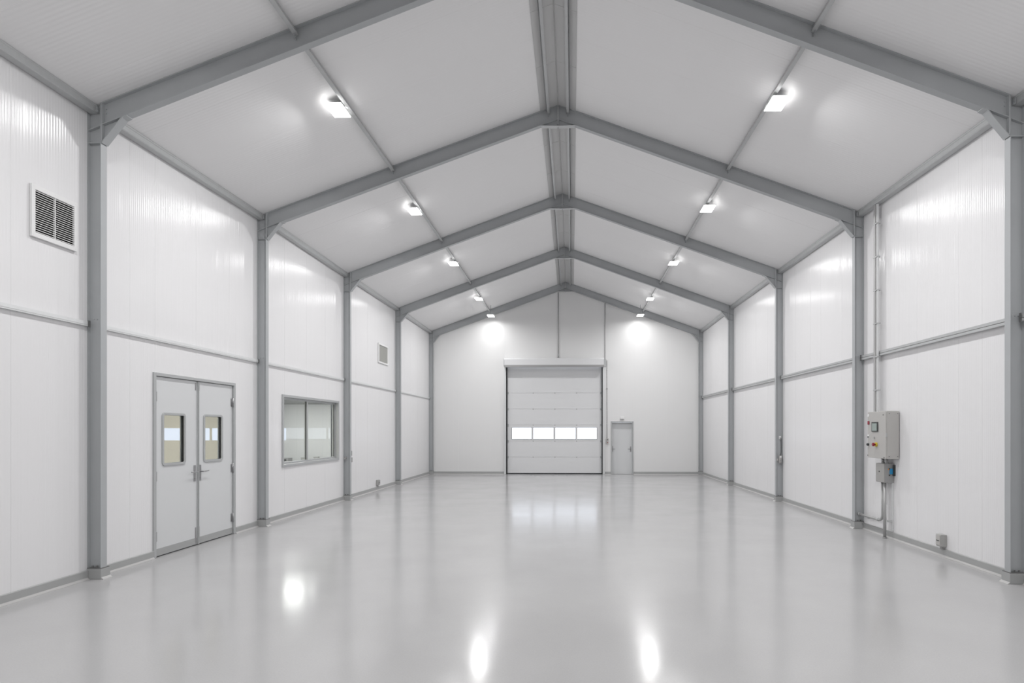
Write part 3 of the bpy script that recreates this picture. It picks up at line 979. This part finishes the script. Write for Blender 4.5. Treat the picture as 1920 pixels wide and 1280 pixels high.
f.box(0.002, 0.030, -w / 2, w / 2, -h / 2, -h / 2 + bw * 0.7); f.box(0.002, 0.030, -w / 2, w / 2, h / 2 - bw * 0.7, h / 2)
f.box(0.002, 0.030, -w / 2, -w / 2 + bw, -h / 2 + bw * 0.7, h / 2 - bw * 0.7); f.box(0.002, 0.030, w / 2 - bw, w / 2, -h / 2 + bw * 0.7, h / 2 - bw * 0.7)
f.build('frame', M_WHITE, V2, 0.003)
MB().box(0.002, 0.012, -w / 2 + bw - 0.002, w / 2 - bw + 0.002, -h / 2 + 0.04, h / 2 - 0.04).build('filter', M_FILTER, V2)

# ------------------------------------------------------------------ sockets and small devices on the side walls
def socket(side, y, z, w, h, d, label, cable):
    r = wall_thing('wall_socket', label, 'socket', side, y, z, 'surface sockets near the floor')
    MB().box(0.002, d, -w / 2, w / 2, -h / 2, h / 2).build('box', M_GREYBOX, r, 0.006)
    MB().box(d, d + 0.008, -w / 2 + 0.008, w / 2 - 0.008, -h / 2 + 0.02, h / 2 - 0.008).build('flap', M_CAB if side == 'R' else M_ISO, r, 0.003)
    MB().box(d + 0.008, d + 0.013, -w / 4, w / 4, -0.006, 0.004).build('catch', M_BLACK, r)
    MB().cyl((d * 0.5, 0, -h / 2 - cable), (d * 0.5, 0, -h / 2), 0.016 if side == 'L' else 0.022).build('gland', M_PIPE, r)


socket('L', 16.22, 0.225, 0.17, 0.15, 0.06, 'grey socket box low on the wall beneath the small vent', 0.06)
socket('R', 7.905, 0.222, 0.105, 0.165, 0.085, 'grey socket box low on the wall past the control cabinet', 0.035)

# latch on the column between wide window and small vent, with two clips behind it
y0, x0 = FY[2], XL[2]
la = thing('column_latch', 'small metal latch on the column beside the wide window', 'latch', (x0 + 0.035, y0 + 0.02, 1.03))
MB().box(-0.022, 0.03, -0.012, 0.018, -0.055, 0.045).build('plate', M_CHROME, la, 0.003)
a = MB(); a.cyl((0.0, -0.012, 0.0), (0.0, -0.05, 0.0), 0.014); a.tube([(0, -0.045, 0), (0.03, -0.05, 0.015), (0.055, -0.05, 0.03)], 0.009)
a.build('lever', M_CAB, la)
for z, lab in ((1.155, 'upper small grey clip behind the column beside the wide window'), (0.99, 'lower small grey clip behind the column beside the wide window')):
    k = thing('wall_clip', lab, 'clip', (x0 + CD - 0.008, y0 + FW, z), 0, 'clips behind the window column')
    MB().box(-0.04, 0.008, 0.001, 0.075 if z < 1.1 else 0.05, -0.06, 0.06).build('body', M_ISO, k, 0.003)

# call point on the third cabinet-side column
y0, x0 = FY[2], XR[2]
yw = y0 + FW / 2 - 0.004
cpn = thing('call_point', 'small grey call point with lever on the cabinet-side column', 'switch', (x0 - 0.065, yw, 1.02))
MB().box(-0.030, 0.028, -0.07, -0.001, -0.09, 0.09).build('box', M_CAB, cpn, 0.006)
MB().box(-0.022, 0.020, -0.078, -0.07, 0.035, 0.08).build('cover', M_WHITE, cpn, 0.003)
a = MB(); a.cyl((0, -0.07, -0.02), (0, -0.095, -0.02), 0.016); a.tube([(0, -0.09, -0.02), (0.0, -0.095, -0.06), (-0.005, -0.095, -0.10)], 0.009); a.build('lever', M_CHROME, cpn)
MB().box(-0.086, -0.054, -0.05, -0.001, -0.035, 0.015).build('push_button', M_CAB, cpn, 0.004)
sn = thing('sensor_button', 'tiny white sensor above the call point on the column', 'sensor', (x0 - 0.065, yw, 1.545))
MB().box(-0.020, 0.020, -0.035, -0.001, -0.04, 0.04).build('body', M_WHITE, sn, 0.006)
MB().cyl((0, -0.035, -0.012), (0, -0.041, -0.012), 0.010).build('lens', M_BLACK, sn)
cb = thing('sensor_cable', 'thin dark cable linking the white sensor and the call point', 'cable', (x0 - 0.05, yw, 1.1))
MB().tube([(-0.012, -0.02, 0.445), (0.012, -0.02, 0.43), (0.016, -0.014, 0.30), (0.016, -0.014, 0.12), (0.004, -0.02, 0.03), (-0.016, -0.02, 0.012)], 0.006).build('lead', M_BLACK, cb)

# ------------------------------------------------------------------ control cabinet, isolator, conduits (right wall; local x into hall, local y towards camera)
CY = 9.262
CBN = wall_thing('control_cabinet', 'pale grey control cabinet with display and emergency stop on the wall', 'cabinet', 'R', CY, 1.655)
w, h, d = 0.560, 0.752, 0.215
MB().box(0.012, d - 0.018, -w / 2, w / 2, -h / 2, h / 2).build('body', M_CAB, CBN, 0.006)
dr = bpy.data.objects.new('cabinet_door', None); COL.objects.link(dr); dr.parent = CBN
MB().box(d - 0.018, d + 0.002, -w / 2 + 0.003, w / 2 - 0.003, -h / 2 + 0.003, h / 2 - 0.003).build('panel', M_CAB, dr, 0.005)
F = d + 0.002


def fy(px):
    """front position from the photo's 120..400 span of the door (far edge .. near edge)"""
    return -w / 2 + w * (px - 118) / (400 - 118)


def fz(py, px):
    top = 106 + (80 - 106) * (px - 118) / 282; bot = 778 + (800 - 778) * (px - 118) / 282
    return h / 2 - h * (py - top) / (bot - top)


def knob(name, px, py, r, length, mat, cap=None):
    y, z = fy(px), fz(py, px)
    m = MB().cyl((F, y, z), (F + length, y, z), r, 16, r * 0.92)
    return m.build(name, mat, dr, 0.002)


y, z = fy(240), fz(323, 240)
MB().box(F, F + 0.012, y - 0.098, y + 0.098, z - 0.078, z + 0.078).build('display', M_BLACK, dr, 0.004)
MB().box(F + 0.012, F + 0.014, y - 0.076, y + 0.070, z - 0.062, z + 0.058).build('screen', M_SCREEN, dr)
y, z = fy(139), fz(265, 139)
MB().box(F, F + 0.010, y - 0.026, y + 0.026, z - 0.029, z + 0.029).build('indicator', M_RED, dr, 0.003)
y, z = fy(132), fz(158, 132)
MB().cyl((F, y, z), (F + 0.004, y, z), 0.026, 20).build('round_badge', M_WHITE, dr)
y, z = fy(137), fz(466, 137)
MB().box(F, F + 0.006, y - 0.028, y + 0.028, z - 0.028, z + 0.028).build('switch_plate', M_WHITE, dr, 0.003)
sw = MB(); sw.cyl((F + 0.006, y + 0.006, z - 0.010), (F + 0.020, y + 0.006, z - 0.010), 0.011); sw.build('switch', M_BLACK, dr)
y, z = fy(230), fz(487, 230)
MB().box(F, F + 0.010, y - 0.014, y + 0.014, z - 0.018, z + 0.018).build('key_switch', M_ISO, dr, 0.003)
knob('rotary_knob', 137, 586, 0.021, 0.030, M_BLACK)
y, z = fy(262), fz(585, 262)
es = MB().cyl((F, y, z), (F + 0.022, y, z), 0.036, 20); es.build('stop_collar', M_YELLOW, dr, 0.002)
kn = MB(); kn.cyl((F + 0.022, y, z), (F + 0.050, y, z), 0.016, 16); kn.cyl((F + 0.046, y, z), (F + 0.066, y, z), 0.028, 20, 0.026); kn.build('emergency_stop', M_RED, dr, 0.003)
for px, py in ((124, 745), (376, 778), (362, 140)):
    y, z = fy(px), fz(py, px)
    MB().cyl((F, y, z), (F + 0.004, y, z), 0.009, 10).build('screw', M_BLACK, dr)
for zz in (h / 2 - 0.04, -h / 2 + 0.04):
    sc = MB(); sc.cyl((d - 0.05, w / 2, zz), (d - 0.05, w / 2 + 0.004, zz), 0.007, 10); sc.cyl((0.035, w / 2, zz), (0.035, w / 2 + 0.004, zz), 0.007, 10); sc.build('screw', M_BOLT, CBN)
MB().box(d * 0.92, F, w / 2 - 0.003, w / 2 + 0.006, -0.03, 0.03).build('lock_tab', M_GALV, CBN)

IY = 9.27
ISO = wall_thing('isolator_box', 'grey isolator box with a blue switch plate under the control cabinet', 'box', 'R', IY, 1.045)
w, h, d = 0.265, 0.305, 0.150
MB().box(0.006, d, -w / 2, w / 2, -h / 2, h / 2).build('casing', M_ISO, ISO, 0.005)
MB().box(d, d + 0.006, -w / 2 + 0.006, w / 2 - 0.006, -h / 2 + 0.006, h / 2 - 0.006).build('cover', M_STAIN, ISO, 0.003)
MB().cyl((d + 0.006, -0.02, 0.02), (d + 0.012, -0.02, 0.02), 0.010).build('lock', M_BLACK, ISO)
yn = w / 2
bl = MB(); bl.box(0.012, 0.075, yn, yn + 0.010, -0.015, 0.075); bl.build('switch_plate', M_BLUE, ISO, 0.003)
MB().box(-0.002, 0.030, yn, yn + 0.035, -0.04, 0.13).build('handle', M_BLACK, ISO, 0.004)
MB().cyl((0.092, yn, 0.062), (0.092, yn + 0.008, 0.062), 0.009, 12).build('pilot_light', M_ORANGE, ISO)
for z in (0.072, -0.03):
    MB().box(0.070, 0.086, yn, yn + 0.012, z - 0.008, z + 0.008).build('catch', M_BLACK, ISO)
# short links between cabinet and isolator
for y, r, lab in ((-0.045, 0.022, 'short grey link pipe between control cabinet and isolator box, beside the column'), (0.070, 0.018, 'short grey link pipe between control cabinet and isolator box, facing the viewpoint')):
    l = wall_thing('link_pipe', lab, 'pipe', 'R', IY + (-y), 1.1975, 'link pipes under the control cabinet')
    MB().cyl((0.085, 0, 0.0), (0.085, 0, 0.081), r).build('tube', M_PIPE, l)
    MB().cyl((0.085, 0, 0.0), (0.085, 0, 0.018), r + 0.006, 6).build('nut', M_GALV, l)

# conduits below the isolator
xw = wx('R', 9.3)
x1 = xw - 0.075
e = thing('bent_conduit', 'bent grey conduit from the isolator box to the column foot', 'conduit', (x1, 9.34, 0.9))
O = e.location
pts = [(x1, 9.345, 0.894), (x1, 9.345, 0.36)]
for k in range(1, 8):
    a = math.pi / 2 * k / 8
    pts.append((x1, 9.345 + 0.10 * (1 - math.cos(a)), 0.36 - 0.10 * math.sin(a)))
pts += [(x1, 9.445, 0.26), (x1 - 0.0, 9.80, 0.26), (x1 - 0.0, FY[1] + 0.036, 0.26)]
MB().tube([Vector(p) - O for p in pts], 0.022).build('tube', M_PIPE, e)
for y in (9.46, FY[1] - 0.02):
    MB().cyl(Vector((x1, y, 0.26)) - O, Vector((x1, y + 0.05, 0.26)) - O, 0.028).build('coupling', M_GALV, e)
MB().box(x1 - O.x - 0.03, xw - O.x - 0.002, 9.76 - O.y, 9.785 - O.y, 0.228 - O.z, 0.236 - O.z).build('clip', M_GALV, e)
x2 = xw - 0.105
e2 = thing('drop_conduit', 'straight grey conduit dropping from the isolator box to the floor', 'conduit', (x2, 9.225, 0.0))
O = e2.location
MB().tube([(0, 0, 0.003), (0, 0, 0.894)], 0.024).build('tube', M_PIPE, e2)
MB().cyl((0, 0, 0.001), (0, 0, 0.014), 0.034).build('floor_collar', M_ISO, e2)
st = thing('strut_rail', 'slim upright metal strut on the wall behind the drop conduit', 'rail', (xw, 9.17, 0.108))
MB().box(-0.030, -0.002, -0.022, 0.020, 0.02, 0.785).build('channel', M_LIGHTGALV, st, 0.002)
MB().box(-0.085, -0.030, -0.03, 0.026, 0.155, 0.185).build('clamp', M_GALV, st)
# conduit rising from the cabinet to the eave beam
xw = wx('R', 9.62)
rz0, rz1 = 2.033, roof('R', xw - 0.11, 9.62) - 0.115
cu = thing('riser_conduit', 'tall grey conduit rising from the control cabinet to the eave', 'conduit', (xw - 0.085, 9.54, rz0))
xx = 0.085
MB().box(-0.022, 0.022, -0.028, 0.028, 0.0, rz1 - rz0).build('trunking', M_PIPE, cu, 0.004)
MB().box(-0.012, 0.014, -0.075, -0.045, 0.0, rz1 - rz0).build('strut', M_LIGHTGALV, cu)
for k in range(6):
    z = 0.35 + k * 0.55
    MB().box(-0.026, 0.040, -0.080, 0.032, z, z + 0.018).build('clip', M_GALV, cu)

# ------------------------------------------------------------------ sectional door in the end wall
YD = Y_BACK + 0.075
RDX = (RD_X0 + RD_X1) / 2
D3 = thing('door_3', 'tall white sectional door with a row of four windows in the end wall', 'door', (RDX, Y_BACK, 0), 0, None, 'structure')
O = D3.location
hw = (RD_X1 - RD_X0) / 2
ph = 0.6265
zt = 0.045
zs = [zt + ph * k for k in range(7)]
zs[-1] = min(zs[-1] + 0.45, 4.29)
secs = zs + []
for k in range(len(zs) - 1):
    z0, z1 = zs[k] + 0.004, zs[k + 1] - 0.004
    root = bpy.data.objects.new('door_section', None); COL.objects.link(root); root.parent = D3
    m = MB()
    ya, yb = YD - Y_BACK, YD - Y_BACK + 0.04
    m.box(-hw + 0.02, hw - 0.02, ya + 0.012, yb, z1, z1 + 0.008)      # rebate lip behind the joint
    if k == 2:
        wz0, wz1 = 1.355, 1.825
        wxs = [(-2.372, -1.585), (-1.545, -0.722), (-0.682, 0.142), (0.182, 0.968)]
        wl = [(a - RDX, b - RDX) for a, b in wxs]
        m.box(-hw + 0.02, hw - 0.02, ya, yb, z0, wz0); m.box(-hw + 0.02, hw - 0.02, ya, yb, wz1, z1)
        cur = -hw + 0.02
        for a, b in wl:
            m.box(cur, a, ya, yb, wz0, wz1); cur = b
        m.box(cur, hw - 0.02, ya, yb, wz0, wz1)
        m.build('panel', M_DOORSKIN, root)
        for a, b in wl:
            fr = MB()
            t = 0.014
            fr.box(a, b, ya - 0.008, yb, wz0, wz0 + t); fr.box(a, b, ya - 0.008, yb, wz1 - t, wz1)
            fr.box(a, a + t, ya - 0.008, yb, wz0 + t, wz1 - t); fr.box(b - t, b, ya - 0.008, yb, wz0 + t, wz1 - t)
            fr.build('window_frame', M_ISO, root)
            MB().box(a + t, b - t, ya + 0.018, ya + 0.022, wz0 + t, wz1 - t).build('glass_pane', M_GLASSDAY, root)
    else:
        m.box(-hw + 0.02, hw - 0.02, ya, yb, z0, z1)
        m.build('panel', M_DOORSKIN, root)
    if k > 0:
        hg = MB()
        for a in (-0.83, 0.02, 0.87):
            hg.box(a - 0.022, a + 0.022, ya - 0.006, ya, zs[k] - 0.03, zs[k] + 0.012)
        for sg in (-1, 1):
            hg.box(sg * (hw - 0.075), sg * (hw - 0.03), ya - 0.02, ya, zs[k] - 0.05, zs[k] + 0.03)
        hg.build('hinges', M_GALV, root)
MB().box(-hw + 0.01, hw - 0.01, YD - Y_BACK - 0.01, YD - Y_BACK + 0.03, 0.002, 0.045).build('bottom_seal', M_DARK, D3)
for sg in (-1, 1):
    MB().box(sg * (hw - 0.018), sg * (hw + 0.022), -0.012, 0.10, 0.002, 4.24).build('side_seal', M_DARK, D3)
    g = MB()
    g.box(sg * (hw + 0.022), sg * (hw + 0.100), -0.075, 0.02, 0.002, 4.26)
    g.box(sg * (hw + 0.022), sg * (hw + 0.036), -0.095, -0.075, 0.002, 4.26)
    g.build('side_guide', M_LIGHTGALV, D3, 0.003)
HB = bpy.data.objects.new('roll_housing', None); COL.objects.link(HB); HB.parent = D3
pr = [(0.0, 4.505), (-0.12, 4.515), (-0.27, 4.490), (-0.315, 4.450), (-0.315, 4.215), (-0.270, 4.165), (0.0, 4.165)]
MB().prism_x(pr, -hw - 0.065, hw + 0.065).build('cover', M_DOORSKIN, HB, 0.006)
for sg in (-1, 1):
    MB().box(sg * (hw + 0.066), sg * (hw + 0.082), -0.325, -0.001, 4.17, 4.46).build('end_bracket', M_GALV, HB)
MB().box(-hw - 0.064, hw + 0.064, -0.324, -0.262, 4.150, 4.228).build('lower_lip', M_ISO, HB)

# ------------------------------------------------------------------ personnel door
PX_ = (PD_X0 + PD_X1) / 2
D2 = thing('door_2', 'narrow grey personnel door beside the sectional door', 'door', (PX_, Y_BACK, 0), 0, None, 'structure')
hw = (PD_X1 - PD_X0) / 2
f = MB()
for sg in (-1, 1):
    f.box(sg * hw, sg * (hw + 0.045), -0.025, 0.18, 0.001, PD_Z + 0.04)
f.box(-hw, hw, -0.025, 0.18, PD_Z, PD_Z + 0.04)
f.build('door_frame', M_ALU, D2, 0.003)
MB().box(-hw + 0.004, hw - 0.004, 0.135, 0.175, 0.008, PD_Z - 0.004).build('door_leaf', M_LEAF, D2, 0.003)
h = MB(); h.box(-hw + 0.02, -hw + 0.05, 0.120, 0.135, 0.88, 1.10); h.cyl((-hw + 0.035, 0.135, 0.98), (-hw + 0.035, 0.08, 0.98), 0.011); h.tube([(-hw + 0.03, 0.085, 0.98), (-hw + 0.09, 0.085, 0.98), (-hw + 0.13, 0.09, 0.985)], 0.011)
h.build('pull_handle', M_CHROME, D2)
h = MB(); h.box(hw - 0.075, hw - 0.035, 0.125, 0.135, 0.88, 1.08); h.cyl((hw - 0.055, 0.135, 0.98), (hw - 0.055, 0.08, 0.98), 0.011); h.tube([(hw - 0.050, 0.085, 0.98), (hw - 0.11, 0.085, 0.98), (hw - 0.165, 0.09, 0.985)], 0.011)
h.build('lever_handle', M_CHROME, D2)
MB().box(-hw, hw, 0.03, 0.18, 0.0, 0.012).build('threshold', M_ISO, D2)

# ------------------------------------------------------------------ things on the end wall
em = thing('emergency_light', 'small white emergency light above the personnel door', 'light', (1.935, Y_BACK, 2.20))
MB().box(-0.075, 0.075, -0.07, -0.002, -0.045, 0.055).build('casing', M_WHITE, em, 0.008)
MB().box(-0.055, 0.055, -0.076, -0.03, -0.058, -0.045).build('lens', M_ISO, em)
pb = thing('push_button_box', 'small pale push-button box between sectional door and personnel door', 'switch', (1.365, Y_BACK, 1.29))
MB().box(-0.042, 0.042, -0.06, -0.002, -0.115, 0.115).build('box', M_CAB, pb, 0.005)
for z, m in ((0.06, M_BLACK), (-0.045, M_RED)):
    MB().cyl((0.012, -0.06, z), (0.012, -0.072, z), 0.017, 12).build('push_button', m, pb)
MB().box(-0.034, -0.018, -0.064, -0.06, -0.08, 0.08).build('button_strip', M_ISO, pb)
# cable rising from the push-button box beside the door guide
bc = thing('button_conduit', 'thin grey conduit from push-button box up beside the sectional door', 'conduit', (1.352, Y_BACK, 1.41))
MB().tube([(0, -0.016, 0.0), (0, -0.016, 3.02)], 0.010).build('tube', M_PIPE, bc)
for z in (0.55, 1.05, 1.42, 1.9, 2.4, 2.66):
    MB().box(-0.03 if z in (1.9, 2.66) else -0.016, 0.022, -0.032, -0.002, z, z + 0.03).build('clip', M_ISO if z == 1.9 else M_LIGHTGALV, bc)
# tall conduit from rafter to the side of the housing
zr_ = roof_at(1.27, 22.05) - 0.27
sc = thing('side_conduit', 'tall thin grey conduit from last rafter to the sectional door housing end', 'conduit', (1.272, Y_BACK, 4.20))
MB().tube([(0, -0.020, 0.0), (0, -0.020, zr_ - 4.20)], 0.012).build('tube', M_ISO, sc)
MB().box(-0.02, 0.045, -0.05, -0.002, 0.0, 0.28).build('junction_box', M_GALV, sc)
zc_ = roof_at(-0.55, 22.05) - 0.305
cc = thing('centre_conduit', 'thin grey conduit from the last apex down to the sectional door housing', 'conduit', (-0.545, Y_BACK, 4.51))
MB().tube([(0, -0.030, 0.02), (0, -0.030, zc_ - 4.51)], 0.015).build('tube', M_ISO, cc)
MB().box(-0.04, 0.05, -0.07, -0.005, 0.004, 0.035).build('foot', M_ISO, cc)
MB().box(-0.025, 0.025, -0.055, -0.004, 0.09, 0.17).build('coupling', M_GALV, cc)
